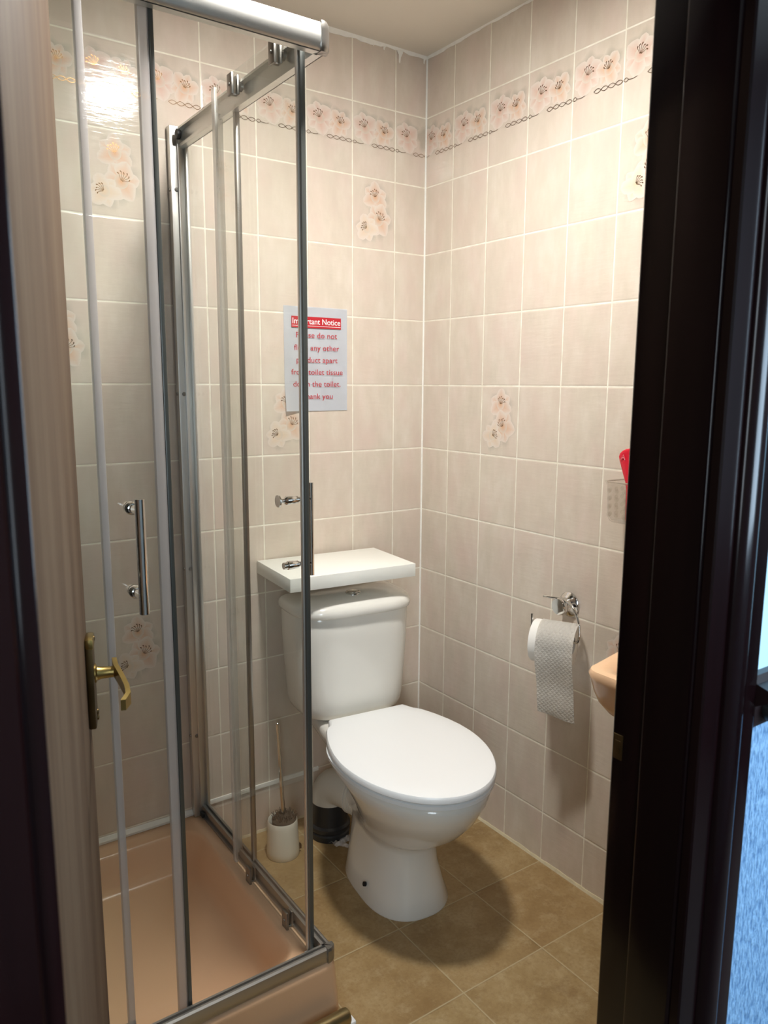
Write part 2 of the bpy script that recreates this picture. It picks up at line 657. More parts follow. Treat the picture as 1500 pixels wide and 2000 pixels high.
def border_motif(p, u0, z1, w0=0.0, w1=PW, rev=1):
    """two lilies over a gilt chain on one border tile; local a from the tile's left edge (room view)"""
    p.h = 0.0002
    g = 0.002
    A = lambda a: u0 + rev * a
    lo, hi = sorted((A(w0 + g), A(w1 - g)))
    cl = (lo, hi, z1 - PH + g, z1 - g)
    fl = [((0.043, 0.066), 0.047, 1.75, ROSE), ((0.108, 0.070), 0.040, 1.2, PEACH)]
    for (a, d), R, an, c in fl:
        if w0 - 0.01 < a < w1 + 0.01:
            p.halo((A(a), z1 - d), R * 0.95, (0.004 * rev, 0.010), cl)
    for (a, d), R, an, c in fl:
        if w0 + 0.008 < a < w1 - 0.008:
            p.lily((A(a), z1 - d), R, an, c, cl, stam_ang=1.9 if a < 0.07 else 1.2)
    # chain: four links, a cross and a tail that runs on into the next tile
    zc = z1 - 0.1085
    p.h += 0.0001

    def seg(a0, a1, amp, ph):
        pts = []
        n = 14
        for i in range(n + 1):
            t = i / n
            a = a0 + (a1 - a0) * t
            if a < w0 + 0.001 or a > w1 - 0.001:
                continue
            pts.append((A(a), zc + amp * math.sin(PI * t) * ph))
        if len(pts) > 1:
            p.line(pts, 0.0006)
    links = [(0.066 + 0.021 * k, 0.066 + 0.021 * (k + 1)) for k in range(4)]
    for k, (a0, a1) in enumerate(links):
        seg(a0, a1, 0.0048, 1)
        seg(a0, a1, 0.0048, -1)
    seg(0.001, 0.014, 0.0042, 1)
    seg(0.001, 0.014, 0.0042, -1)
    seg(0.012, 0.038, 0.0022, -1)
    return p


def spray_motif(p, u0, z1, rev=1, w0=0.0, w1=PW):
    """three lilies one under the other on a plain tile"""
    p.h = 0.0002
    g = 0.002
    A = lambda a: u0 + rev * a
    lo, hi = sorted((A(w0 + g), A(w1 - g)))
    cl = (lo, hi, z1 - PH + g, z1 - g)
    fl = [((0.080, 0.052), 0.046, 0.5, PEACH), ((0.092, 0.115), 0.050, 0.15, PEACH), ((0.050, 0.142), 0.042, 0.9, PALE)]
    for (a, d), R, an, c in fl:
        if w0 < a < w1:
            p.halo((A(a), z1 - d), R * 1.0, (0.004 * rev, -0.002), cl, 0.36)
    for (a, d), R, an, c in fl:
        if w0 < a < w1:
            p.lily((A(a), z1 - d), R, an, c, cl, stam_ang=[1.8, 1.0, 2.6][[f[0] for f in fl].index((a, d))])


# ------------------------------------------------------------------ the room
XL, YF, H = -1.535, -1.405, 2.323      # left wall, front wall (bathroom face), ceiling
XJL, XJR = -1.460, -0.774              # door lining faces
YH = -1.518                            # hall face of the front wall

# back wall
bm = B()
lay = bm.verts.layers.float_color.new('glaze_print')
q = [bm.verts.new(c) for c in ((XL, 0, 0), (0, 0, 0), (0, 0, H), (XL, 0, H))]
bm.faces.new(q)
for v in q:
    v[lay] = (0, 0, 0, 0)
pr = Print(bm, lambda u, z, h: Vector((u, -h, z)))
for k in range(-1, 9):
    right = -(CUTB + PW * k)
    left = right - PW
    if k == -1:
        border_motif(pr, left, ROW0, 0.0, CUTB)           # tile cut at the corner: right part is missing
        continue
    border_motif(pr, left, ROW0)
for col, row in ((1, 1), (6, 1), (3, 4), (7, 3), (6, 7)):
    left = -(CUTB + PW * (col - 1)) - PW
    spray_motif(pr, left, ROW0 - PH * row)
me_wb = obj('wall_back', bm, None, smooth=0, mats=['tile_x', 'gold'])
struct(me_wb, 'cream tiled back wall with a lily border behind the toilet', 'wall')

# right wall
bm = B()
lay = bm.verts.layers.float_color.new('glaze_print')
q = [bm.verts.new(c) for c in ((0, 0, 0), (0, YF, 0), (0, YF, H), (0, 0, H))]
bm.faces.new(q)
for v in q:
    v[lay] = (0, 0, 0, 0)
pr = Print(bm, lambda u, z, h: Vector((-h, u, z)))
for k in range(-1, 8):
    left = -(CUTR + PW * k)                                # left edge seen from the room, y grows away
    if k == -1:
        border_motif(pr, left, ROW0, PW - CUTR, PW, rev=-1)
        continue
    border_motif(pr, left, ROW0, rev=-1)
for col, row in ((2, 4), (5, 1), (5, 7)):
    spray_motif(pr, -(CUTR + PW * (col - 1)), ROW0 - PH * row, rev=-1)
o = obj('wall_right', bm, None, smooth=0, mats=['tile_y', 'gold'])
struct(o, 'cream tiled right wall with the toilet roll holder', 'wall')

bm = B()
bm.faces.new([bm.verts.new(c) for c in ((XL, YF, 0), (XL, 0, 0), (XL, 0, H), (XL, YF, H))])
struct(obj('wall_left', bm, 'tile_y', smooth=0), 'tiled left wall behind the open door', 'wall')

# front wall with the doorway: bathroom skin tiled, hall skin papered
DOORTOP = 2.03
XOL, XOR = XJL - 0.03, XJR + 0.03
bm = B()
for x0, x1, z0, z1 in ((XL, XOL, 0, H), (XOR, 0, 0, H), (XOL, XOR, DOORTOP + 0.03, H)):
    bm.faces.new([bm.verts.new(c) for c in ((x0, YF, z0), (x1, YF, z0), (x1, YF, z1), (x0, YF, z1))])
struct(obj('wall_front', bm, 'tile_x', smooth=0), 'tiled wall around the doorway, bathroom side', 'wall')
HX0, HX1, HY0 = -2.5, 1.0, -2.75
bm = B()
for x0, x1, z0, z1 in ((HX0, XOL, 0, 2.4), (XOR, HX1, 0, 2.4), (XOL, XOR, DOORTOP + 0.03, 2.4)):
    bm.faces.new([bm.verts.new(c) for c in ((x0, YH, z0), (x1, YH, z0), (x1, YH, z1), (x0, YH, z1))])
struct(obj('wall_hall', bm, 'hall_paper', smooth=0), 'pale blue embossed hall wall right of the dark door frame', 'wall')
wx0, wx1, wz0, wz1 = -0.24, 0.64, 0.9, 2.1
bm = B()
vx0, vx1 = -2.45, -1.71  # opening made for the added fill light
for x0, x1, z0, z1 in ((HX0, vx0, 0, 2.4), (vx1, wx0, 0, 2.4), (wx1, HX1, 0, 2.4), (wx0, wx1, 0, wz0), (wx0, wx1, wz1, 2.4), (vx0, vx1, 0, wz0), (vx0, vx1, wz1, 2.4)):
    bm.faces.new([bm.verts.new(c) for c in ((x0, HY0, z0), (x1, HY0, z0), (x1, HY0, z1), (x0, HY0, z1))])
struct(obj('wall_hall_far', bm, 'plaster', smooth=0), 'plain hall wall behind the viewer, with the window', 'wall')
bm = B()
for x in (HX0, HX1):
    bm.faces.new([bm.verts.new(c) for c in ((x, HY0, 0), (x, YH, 0), (x, YH, 2.4), (x, HY0, 2.4))])
struct(obj('wall_hall_end', bm, 'hall_dark', smooth=0), 'plain end walls of the hall', 'wall')
bm = B()
bm.faces.new([bm.verts.new(c) for c in ((HX0, HY0, 2.4), (HX1, HY0, 2.4), (HX1, YH, 2.4), (HX0, YH, 2.4))])
struct(obj('ceiling_hall', bm, 'plaster', smooth=0), 'hall ceiling outside the bathroom', 'ceiling')
bm = B()
bm.faces.new([bm.verts.new(c) for c in ((HX0, HY0, 0), (HX1, HY0, 0), (HX1, YF, 0), (HX0, YF, 0))])
struct(obj('floor_hall', bm, 'carpet', smooth=0), 'carpeted hall floor outside the bathroom', 'floor')
bm = B()
for x0, x1, z0, z1 in ((wx0, wx1, wz0, wz0 + 0.03), (wx0, wx1, wz1 - 0.03, wz1), (wx0, wx0 + 0.03, wz0, wz1), (wx1 - 0.03, wx1, wz0, wz1), (0.185, 0.215, wz0, wz1)):
    box(bm, (x0, HY0 - 0.05, z0), (x1, HY0 + 0.01, z1))
struct(obj('window_1', bm, 'plaster', smooth=0), 'white window in the hall wall, nearer the blue papered wall', 'window')
bm = B()  # invented window frame around the added fill light
for x0, x1, z0, z1 in ((vx0, vx1, wz0, wz0 + 0.03), (vx0, vx1, wz1 - 0.03, wz1), (vx0, vx0 + 0.03, wz0, wz1), (vx1 - 0.03, vx1, wz0, wz1)):
    box(bm, (x0, HY0 - 0.05, z0), (x1, HY0 + 0.01, z1))
struct(obj('fill_light_frame', bm, 'plaster', smooth=0), 'white frame around the added fill light in the hall wall, left of the doorway', 'window')

bm = B()
bm.faces.new([bm.verts.new(c) for c in ((XL, YF, 0), (0, YF, 0), (0, 0, 0), (XL, 0, 0))])
struct(obj('floor', bm, 'floor', smooth=0), 'tan stone-look tiled bathroom floor', 'floor')
bm = B()
bm.faces.new([bm.verts.new(c) for c in ((XL, YF, H), (0, YF, H), (0, 0, H), (XL, 0, H))])
struct(obj('ceiling', bm, 'ceiling', smooth=0), 'beige painted bathroom ceiling', 'ceiling')

# ragged caulk where tiles meet the ceiling, bead along the floor, and in the corner
bm = B()


def ragged(bm, fn, L, base, amp, n=90, seed=1, th=0.004):
    rnd = random.Random(seed)
    w = base
    rows = []
    for i in range(n + 1):
        w = max(0.0015, w + (rnd.random() - 0.5) * amp + (base - w) * 0.3)
        s = L * i / n
        rows.append([bm.verts.new(fn(s, 0, 0)), bm.verts.new(fn(s, 0, th)), bm.verts.new(fn(s, w, th * 0.35)), bm.verts.new(fn(s, w, 0))])
    for a, b in zip(rows[:-1], rows[1:]):
        for j in range(4):
            bm.faces.new((a[j], a[(j + 1) % 4], b[(j + 1) % 4], b[j]))
    bm.faces.new(rows[0])
    bm.faces.new(rows[-1][::-1])


ragged(bm, lambda s, w, t: (-s, -t, H - w), -XL, 0.009, 0.009, seed=3, th=0.006)
ragged(bm, lambda s, w, t: (-t, -s, H - w), -YF, 0.005, 0.004, seed=5, th=0.005)
# torn filler lumps under the ceiling on the back wall
for cx, wd, hg in ((-0.104, 0.012, 0.04), (-0.196, 0.006, 0.014), (-0.16, 0.01, 0.016), (-0.014, 0.008, 0.022)):
    bm.faces.new([bm.verts.new((cx + a * wd, -0.0028, H - 0.001 - b * hg)) for a, b in ((-1, 0), (1, 0), (0.9, 0.25), (0.35, 0.55), (0.1, 1), (-0.25, 0.9), (-0.3, 0.4), (-0.8, 0.2))])
struct(obj('trim_1', bm, 'caulk', smooth=0), 'ragged white caulk along the ceiling edge', 'trim')
bm = B()
ragged(bm, lambda s, w, t: (-t, -s, w), -YF, 0.007, 0.003, seed=8, th=0.006)
ragged(bm, lambda s, w, t: (-s, -t, w), 0.75, 0.006, 0.003, seed=9, th=0.005)
struct(obj('trim_2', bm, 'floor_caulk', smooth=0), 'pale bead along the floor edge of the tiled walls', 'trim')
bm = B()
tube(bm, [(-0.001, -0.001, 0.0), (-0.001, -0.001, H)], 0.0032, 8)
struct(obj('trim_3', bm, 'caulk'), 'pale caulk line up the corner of the two tiled walls', 'trim')
bm = B()
prism(bm, [(0, 0.131), (-0.011, 0.131), (-0.011, 0.137), (-0.004, 0.146), (0, 0.146)], 'x', XL, -0.808)
struct(obj('trim_4', bm, 'caulk'), 'white sealing strip between shower tray and back wall', 'trim')
bm = B()
prism(bm, [(0, 0.143), (-0.004, 0.143), (-0.005, 0.150), (-0.004, 0.156), (0, 0.156)], 'x', -0.765, -0.40)
struct(obj('trim_5', bm, 'caulk'), 'pale bead low on the back wall behind the toilet brush', 'trim')

# ------------------------------------------------------------------ door frame in dark mahogany
YC = YH - 0.001
bm = B()
box(bm, (XJR, YH, 0), (XOR, YF, DOORTOP), 0.004, 3)
box(bm, (XJR - 0.012, YH, 0), (XJR + 0.002, -1.455, DOORTOP), 0.004, 3)
box(bm, (XOL, YH, 0), (XJL, YF, DOORTOP), 0.002)
box(bm, (XJL - 0.002, YH, 0), (XJL + 0.010, -1.455, DOORTOP), 0.002)
box(bm, (XOL, YH, DOORTOP), (XOR, YF, DOORTOP + 0.03), 0.002)
o = obj('trim_6', bm, 'mahogany')
struct(o, 'dark mahogany door lining on both sides of the doorway', 'trim')
bm = B()
box(bm, (XJR - 0.0008, -1.4225, 0.890), (XJR + 0.002, -1.408, 0.923), 0.0006)
box(bm, (XJR - 0.0014, -1.419, 0.898), (XJR + 0.002, -1.4115, 0.915), 0.0004)
obj('strike_plate', bm, 'brass_dark', o)['label'] = 'worn brass strike plate'


def casing_profile(x_in, sgn):
    """moulded architrave: flat, bead, groove, outer band; points (x, y)"""
    P = [(0, 0), (0, 0.010), (0.002, 0.012), (0.034, 0.012)]
    P += [(0.056 + 0.021 * math.cos(a), 0.011 + 0.012 * math.sin(a)) for a in [PI * (1 - i / 14) for i in range(15)]]
    P += [(0.078, 0.006), (0.081, 0.006), (0.083, 0.013), (0.103, 0.014), (0.108, 0.012), (0.110, 0)]
    return [(x_in + sgn * a, YC - b) for a, b in P]


bm = B()
prism(bm, casing_profile(-0.783, 1), 'z', 0, DOORTOP + 0.07)
struct(obj('trim_7', bm, 'mahogany'), 'dark mahogany architrave with a bead, right of the doorway', 'trim')
bm = B()
prism(bm, casing_profile(-1.4645, -1), 'z', 0, DOORTOP + 0.07)
struct(obj('trim_8', bm, 'mahogany'), 'dark mahogany architrave left of the doorway', 'trim')
bm = B()
prism(bm, [(YC - b, DOORTOP + a) for a, b in ((0, 0), (0, 0.012), (0.03, 0.013), (0.04, 0.023), (0.05, 0.012), (0.083, 0.013), (0.083, 0))], 'x', -1.45, -0.785)
struct(obj('trim_9', bm, 'mahogany'), 'dark mahogany architrave over the doorway', 'trim')
# dado rail of the hall
bm = B()
prism(bm, [(YH, 0.948), (YH - 0.010, 0.948), (YH - 0.012, 0.954), (YH - 0.012, 0.976), (YH - 0.026, 0.984), (YH - 0.032, 0.992),
           (YH - 0.026, 1.000), (YH - 0.012, 1.004), (YH - 0.010, 1.014), (YH, 1.014)], 'x', -0.672, HX1)
o = struct(obj('trim_10', bm, 'wood_rail'), 'dark dado rail on the blue hall wall', 'trim')
bm = B()
lathe(bm, (-0.640, YH - 0.012, 0.968), (0, -1, 0), [(0.0, 0), (0.016, 0), (0.0175, 0.006), (0.015, 0.014), (0.008, 0.018), (0, 0.019)])
obj('round_knob', bm, 'black', o)

# ------------------------------------------------------------------ door leaf, open into the room
HINGE = Vector((-1.449, -1.402, 0))
TIP = Vector((-1.2585, -0.795, 0))
dvec = (TIP - HINGE)
DL = dvec.length
dang = math.atan2(dvec.y, dvec.x)
door = empty('door_1', 'pale wood-grain bathroom door standing open on the left', 'door', HINGE, dang, kind='structure')
bm = B()
box(bm, (0, 0, 0.008), (DL, 0.038, 1.995), 0.0015)     # local x along the leaf, local -y is the face seen
obj('leaf', bm, 'door', door)
hx = DL - 0.030
bm = B()
box(bm, (hx - 0.020, -0.011, 0.836), (hx + 0.020, 0.0005, 0.970), 0.003)
pl = obj('handle_plate', bm, 'brass_dark', door)
pl['label'] = 'tarnished brass back plate'
bm = B()
box(bm, (hx - 0.0205, -0.0125, 0.960), (hx + 0.0205, 0.0005, 0.978), 0.004)
obj('plate_cap', bm, 'brass', pl)['label'] = 'bright brass top of the plate'
for zz in (0.972, 0.855, 0.846):
    bm = B()
    lathe(bm, (hx + 0.004, -0.010, zz), (0, -1, 0), [(0, 0), (0.0048, 0), (0.004, 0.003), (0, 0.004)], 14)
    obj('screw', bm, 'brass_dark', pl)
bm = B()
zc = 0.918
lathe(bm, (hx, -0.008, zc), (0, -1, 0), [(0.0, 0), (0.0145, 0), (0.0145, 0.005), (0.011, 0.007), (0.0095, 0.012), (0.0088, 0.024), (0.0085, 0.037), (0, 0.038)], 20)
# cranked lever running back towards the hinge side
path = [(hx + 0.010, -0.039, zc + 0.010), (hx - 0.010, -0.042, zc + 0.005), (hx - 0.035, -0.050, zc - 0.001), (hx - 0.062, -0.058, zc - 0.008), (hx - 0.080, -0.060, zc - 0.013), (hx - 0.092, -0.053, zc - 0.018)]
rings = []
for i, p in enumerate(path):
    hw = [0.009, 0.010, 0.0095, 0.009, 0.009, 0.008][i]
    rings.append([(p[0], p[1] - 0.0035, p[2] + hw), (p[0], p[1] + 0.0035, p[2] + hw), (p[0], p[1] + 0.0035, p[2] - hw), (p[0], p[1] - 0.0035, p[2] - hw)])
loft(bm, rings)
obj('lever', bm, 'brass', door)['label'] = 'brass lever handle'
for zz in (0.25, 1.0, 1.75):
    bm = B()
    tube(bm, [(0.0, -0.004, zz - 0.05), (0.0, -0.004, zz + 0.05)], 0.004, 10)
    obj('hinge', bm, 'brass_dark', door)

# ------------------------------------------------------------------ ceiling lamp (just above the frame)
lamp = empty('ceiling_light', 'round flush ceiling lamp with lit opal glass, above the shower corner', 'lamp', LAMP_POS)
bm = B()
lathe(bm, (0, 0, 0), (0, 0, -1), [(0, 0), (0.086, 0), (0.090, 0.010), (0.088, 0.030), (0.081, 0.032), (0.079, 0.029), (0.077, 0.016), (0, 0.016)], 32)
obj('base', bm, 'plastic_white', lamp)
bm = B()
lathe(bm, (0, 0, -0.0165), (0, 0, -1), [(0, 0), (0.072, 0), (0.074, 0.004), (0.070, 0.010), (0.055, 0.016), (0.03, 0.020), (0, 0.021)], 24)
obj('opal_glass', bm, 'lamp', lamp)

# ------------------------------------------------------------------ shower tray
bm = B()
X1, Y0 = -0.768, -0.722
rings = [rrect(XL + 0.002, X1 + 0.014, Y0 + 0.004, -0.002, 0.018, 0.0),
         rrect(XL + 0.002, X1 + 0.002, Y0, -0.002, 0.018, 0.112),
         rrect(XL + 0.002, X1, Y0 - 0.001, -0.002, 0.018, 0.120),
         rrect(XL + 0.003, X1 - 0.002, Y0 + 0.001, -0.003, 0.018, 0.127),
         rrect(XL + 0.008, X1 - 0.008, Y0 + 0.007, -0.006, 0.02, 0.130),
         rrect(-1.475, -0.826, -0.672, -0.064, 0.055, 0.130),
         rrect(-1.471, -0.830, -0.668, -0.068, 0.055, 0.128),
         rrect(-1.466, -0.835, -0.662, -0.073, 0.055, 0.120),
         rrect(-1.440, -0.858, -0.625, -0.095, 0.055, 0.060),
         rrect(-1.428, -0.868, -0.610, -0.105, 0.055, 0.042),
         rrect(-1.412, -0.882, -0.594, -0.120, 0.050, 0.034),
         rrect(-1.150, -1.130, -0.370, -0.350, 0.008, 0.028)]
loft(bm, rings)
tray = obj('shower_tray', bm, 'peach', smooth=50)
tag(tray, 'deep peach shower tray in the left corner, under the glass enclosure', 'shower tray')

# chrome bar on the floor along the front of the tray
pipe = empty('metal_bar', 'short rounded bronze metal bar lying on the floor at the front of the tray', 'bar', (-0.9, -0.760, 0))
bm = B()
rings = []
for x, s in ((-0.34, 1), (0.128, 1), (0.134, 0.93), (0.137, 0.75)):
    rings.append([(x, 0.017 * s * math.cos(2 * PI * k / 24) * 1.0, 0.020 + 0.0195 * s * math.sin(2 * PI * k / 24)) for k in range(24)])
loft(bm, rings)
obj('bar', bm, 'bronze', pipe)
bm = B()
box(bm, (0.128, -0.012, 0.0), (0.150, 0.010, 0.010), 0.003)
obj('end_bracket', bm, 'plastic_white', pipe)['label'] = 'white end piece'

# ------------------------------------------------------------------ shower enclosure
enc = empty('shower_enclosure', 'glass corner shower enclosure with aluminium rails and two sliding doors', 'shower enclosure', (-1.15, -0.36, 0.13))
E0 = Vector((1.15, 0.36, -0.13))


def eobj(name, bm, mat, parent=enc, smooth=35):
    for v in bm.verts:
        v.co += E0
    return obj(name, bm, mat, parent, smooth)


ZT0, ZT1 = 1.930, 1.978
XO, YO = -0.773, -0.722          # outer faces of the rails


def top_profile():
    """(outward, z): bulging outer face, open track inside"""
    pts = [(-0.004, ZT0)]
    for i in range(9):
        a = -PI / 2 + PI * i / 8
        pts.append((-0.006 + 0.010 * math.cos(a), (ZT0 + ZT1) / 2 + 0.024 * math.sin(a)))
    pts += [(-0.022, ZT1), (-0.022, ZT1 - 0.005), (-0.010, ZT1 - 0.006), (-0.010, ZT0 + 0.009), (-0.022, ZT0 + 0.008), (-0.022, ZT0)]
    return pts


def bot_profile():
    return [(-0.004, 0.131), (0.0, 0.136), (0.001, 0.150), (-0.002, 0.162), (-0.006, 0.165), (-0.010, 0.165), (-0.011, 0.158), (-0.016, 0.158), (-0.017, 0.164), (-0.022, 0.164), (-0.023, 0.150), (-0.019, 0.148), (-0.019, 0.138), (-0.026, 0.137), (-0.026, 0.131)]


for prof, nm, mt in ((top_profile(), 'top_rail', 'alu'), (bot_profile(), 'bottom_rail', 'alu_mid')):
    bm = B()
    prism(bm, [(YO - a, z) for a, z in prof], 'x', XL + 0.001, XO - 0.018)
    eobj(nm, bm, mt)
    bm = B()
    prism(bm, [(XO + a, z) for a, z in prof], 'y', YO + 0.018, -0.012)
    eobj(nm, bm, mt)
# corner caps
for z0, z1, nm in ((ZT0 - 0.001, ZT1 + 0.001, 'corner_cap'), (0.1312, 0.166, 'corner_cap')):
    bm = B()
    out = [(XO - 0.0185, YO + 0.0)] + [(XO - 0.0185, YO - 0.004)] + [(XO - 0.016 + 0.0205 * math.cos(a), YO + 0.016 + 0.0205 * math.sin(a)) for a in [-PI / 2 + PI / 2 * i / 8 for i in range(9)]] + [(XO + 0.0045, YO + 0.0185), (XO - 0.023, YO + 0.0185), (XO - 0.023, YO + 0.023), (XO - 0.0185, YO + 0.0225)]
    out = [(XO - 0.019, YO + 0.022), (XO - 0.019, YO - 0.0045)] + [(XO - 0.016 + 0.0205 * math.cos(a), YO + 0.016 + 0.0205 * math.sin(a)) for a in [-PI / 2 + PI / 2 * i / 8 for i in range(9)]] + [(XO + 0.0045, YO + 0.019), (XO - 0.022, YO + 0.019)]
    rings = []
    zm = (z0 + z1) / 2
    for t in (0, 0.12, 0.3, 0.5, 0.7, 0.88, 1):
        z = z0 + (z1 - z0) * t
        sh = 0.0 if 0.1 < t < 0.9 else 0.004
        cx, cy = XO - 0.012, YO + 0.012
        rings.append([(cx + (x - cx) * (1 - sh / 0.02), cy + (y - cy) * (1 - sh / 0.02), z) for x, y in out])
    loft(bm, rings)
    eobj(nm, bm, 'alu_dark')
# wall channels
bm = B()
box(bm, (-0.8165, -0.024, 0.131), (-0.772, -0.0015, 1.980), 0.0015)
box(bm, (-0.800, -0.030, 0.160), (-0.794, -0.022, 1.965), 0.001)
box(bm, (-0.781, -0.034, 0.160), (-0.773, -0.022, 1.965), 0.001)
wc = eobj('wall_channel', bm, 'alu')
for zz in (1.830, 1.325, 0.857, 0.375):
    bm = B()
    lathe(bm, (-0.8165, -0.013, zz), (-1, 0, 0), [(0, 0), (0.0045, 0), (0.004, 0.0025), (0, 0.003)], 12)
    lathe(bm, (-0.803, -0.0225, zz), (0, -1, 0), [(0, 0), (0.0055, 0), (0.005, 0.004), (0, 0.005)], 12)
    eobj('screw', bm, 'alu_dark', wc)
bm = B()
box(bm, (XL + 0.0015, -0.735 + 0.013, 0.131), (XL + 0.024, -0.690, 1.980), 0.0015)
eobj('wall_channel', bm, 'alu')

bm = B()
lathe(bm, (-0.797, -0.045, 1.955), (-1, 0, 0), [(0, 0), (0.010, 0), (0.012, 0.003), (0.012, 0.010), (0.006, 0.012), (0, 0.012)], 18)
eobj('buffer', bm, 'black')
bm = B()
box(bm, (-0.806, -0.052, 0.1385), (-0.797, -0.035, 0.152), 0.001)
eobj('buffer', bm, 'black')
# fixed panes
GX, GY = -0.781, -0.714
bm = B()
box(bm, (GX - 0.003, -0.335, 0.155), (GX + 0.003, -0.020, 1.940), 0.0005, 1)
fp = eobj('fixed_panel', bm, 'glass', smooth=0)
bm = B()
box(bm, (GX - 0.006, -0.347, 0.160), (GX + 0.005, -0.335, 1.935), 0.0015)
eobj('edge_seal', bm, 'alu_dark', fp)
bm = B()
box(bm, (XL + 0.020, GY - 0.003, 0.155), (-1.205, GY + 0.003, 1.940), 0.0005, 1)
fp = eobj('fixed_panel', bm, 'glass', smooth=0)
bm = B()
box(bm, (-1.207, GY - 0.005, 0.160), (-1.195, GY + 0.007, 1.935), 0.0015)
eobj('edge_seal', bm, 'seal', fp)['label'] = 'greyish edge seal of the front pane'


def roller(bm, c, inward, along, up_=1):
    """clip gripping the glass, with a wheel and round knob on the track side; c on the glass plane"""
    c = Vector(c)
    n = Vector(inward)
    a = Vector(along)
    z = Vector((0, 0, 1))
    mt = Matrix((a, n, z)).transposed().to_4x4()
    mt.translation = c
    box(bm, (-0.012, 0.004, -0.021), (0.012, 0.010, 0.021), 0.0012, 2, mt)
    box(bm, (-0.009, -0.010, -0.019), (0.009, -0.004, 0.019), 0.0015, 2, mt)
    box(bm, (-0.004, -0.005, -0.021), (0.004, 0.005, -0.017), 0.001, 1, mt)
    lathe(bm, c - n * 0.009, -n, [(0, 0), (0.007, 0), (0.0105, 0.003), (0.0105, 0.009), (0.007, 0.011), (0, 0.011)], 18)
    lathe(bm, c + n * 0.010, n, [(0, 0), (0.004, 0), (0.0035, 0.002), (0, 0.0025)], 14)


ZD0, ZD1 = 0.134, 1.992
# sliding door of the side (almost closed)
SX = -0.806
bm = B()
box(bm, (SX - 0.003, -0.664, ZD0), (SX + 0.003, -0.290, ZD1), 0.0005, 1)
sd = eobj('sliding_door', bm, 'glass', smooth=0)
sd['label'] = 'side sliding door, almost closed'
bm = B()
box(bm, (SX - 0.006, -0.672, 0.136), (SX + 0.006, -0.662, 1.960), 0.002)
eobj('edge_seal', bm, 'alu', sd)
bm = B()
box(bm, (SX - 0.004, -0.680, 0.136), (SX + 0.0065, -0.672, 1.960), 0.002)
eobj('magnetic_strip', bm, 'magnet', sd)['label'] = 'dark magnetic closing strip'
bm = B()
box(bm, (SX - 0.004, -0.290, ZD0), (SX + 0.004, -0.274, ZD1), 0.0015)
box(bm, (SX + 0.003, -0.280, ZD0 + 0.02), (SX + 0.020, -0.276, ZD1 - 0.05), 0.0008)
eobj('edge_seal', bm, 'seal_clear', sd)['label'] = 'translucent trailing seal'
for yy, zz in ((-0.578, 1.968), (-0.385, 1.968), (-0.375, 0.150), (-0.570, 0.150)):
    bm = B()
    roller(bm, (SX, yy, zz), (-1, 0, 0), (0, 1, 0))
    eobj('roller', bm, 'alu_dark', sd)
bm = B()
HBX, HY = SX + 0.046, -0.613
tube(bm, [(HBX, HY, 0.958), (HBX, HY, 1.153)], 0.006, 18)
for zz in (1.120, 0.985):
    lathe(bm, (HBX, HY, zz), (-1, 0, 0), [(0.0055, 0), (0.0055, 0.030), (0.008, 0.032), (0.008, 0.040), (0.0085, 0.0415), (0.0085, 0.0505), (0.006, 0.052)], 18)
lathe(bm, (SX - 0.003, HY, 1.120), (-1, 0, 0), [(0.009, 0), (0.009, 0.007), (0.0075, 0.009), (0.0045, 0.012), (0.0045, 0.020), (0.0125, 0.024), (0.0125, 0.027), (0, 0.0275)], 20)
lathe(bm, (SX - 0.003, HY, 0.985), (-1, 0, 0), [(0.009, 0), (0.009, 0.006), (0.007, 0.008), (0.007, 0.016), (0, 0.017)], 20)
eobj('handle', bm, 'chrome', sd)['label'] = 'chrome bar handle with inner knobs'
# stub pane strip beyond the closing strip: low corner block
bm = B()
box(bm, (SX - 0.012, -0.692, 0.1315), (SX + 0.010, -0.668, 0.137), 0.001)
eobj('guide_block', bm, 'plastic_white')

# sliding door of the front (slid open to the left)
SY = -0.690
bm = B()
box(bm, (-1.470, SY - 0.003, ZD0), (-1.104, SY + 0.003, ZD1), 0.0005, 1)
fd = eobj('sliding_door', bm, 'glass', smooth=0)
fd['label'] = 'front sliding door, slid open to the left'
bm = B()
box(bm, (-1.106, SY - 0.006, 0.136), (-1.0885, SY + 0.006, 1.960), 0.002)
eobj('edge_seal', bm, 'seal', fd)['label'] = 'pale edge seal'
bm = B()
box(bm, (-1.0885, SY - 0.0065, 0.136), (-1.080, SY + 0.005, 1.960), 0.002)
eobj('magnetic_strip', bm, 'magnet', fd)['label'] = 'dark magnetic closing strip'
for xx, zz in ((-1.40, 1.968), (-1.195, 1.968), (-1.198, 0.150), (-1.40, 0.150)):
    bm = B()
    roller(bm, (xx, SY, zz), (0, 1, 0), (1, 0, 0))
    eobj('roller', bm, 'alu_dark', fd)
bm = B()
FX, FYB = -1.1515, SY - 0.052
tube(bm, [(FX, FYB, 0.972), (FX, FYB, 1.166)], 0.0085, 20)
for zz in (1.145, 1.000):
    lathe(bm, (FX, FYB, zz), (0, 1, 0), [(0.007, 0), (0.007, 0.036), (0.0085, 0.0365), (0.0115, 0.041), (0.0115, 0.049), (0, 0.049)], 20)
    lathe(bm, (FX, SY + 0.003, zz), (0, 1, 0), [(0.0105, 0), (0.0105, 0.006), (0.008, 0.009), (0, 0.010)], 20)
eobj('handle', bm, 'chrome', fd)['label'] = 'chrome bar handle'

# ------------------------------------------------------------------ toilet
TO = (-0.372, -0.051, 0.0)
TR = math.radians(-6.5)
wc_ = empty('toilet', 'white close-coupled toilet with its lid down, in the back corner', 'toilet', TO, TR)


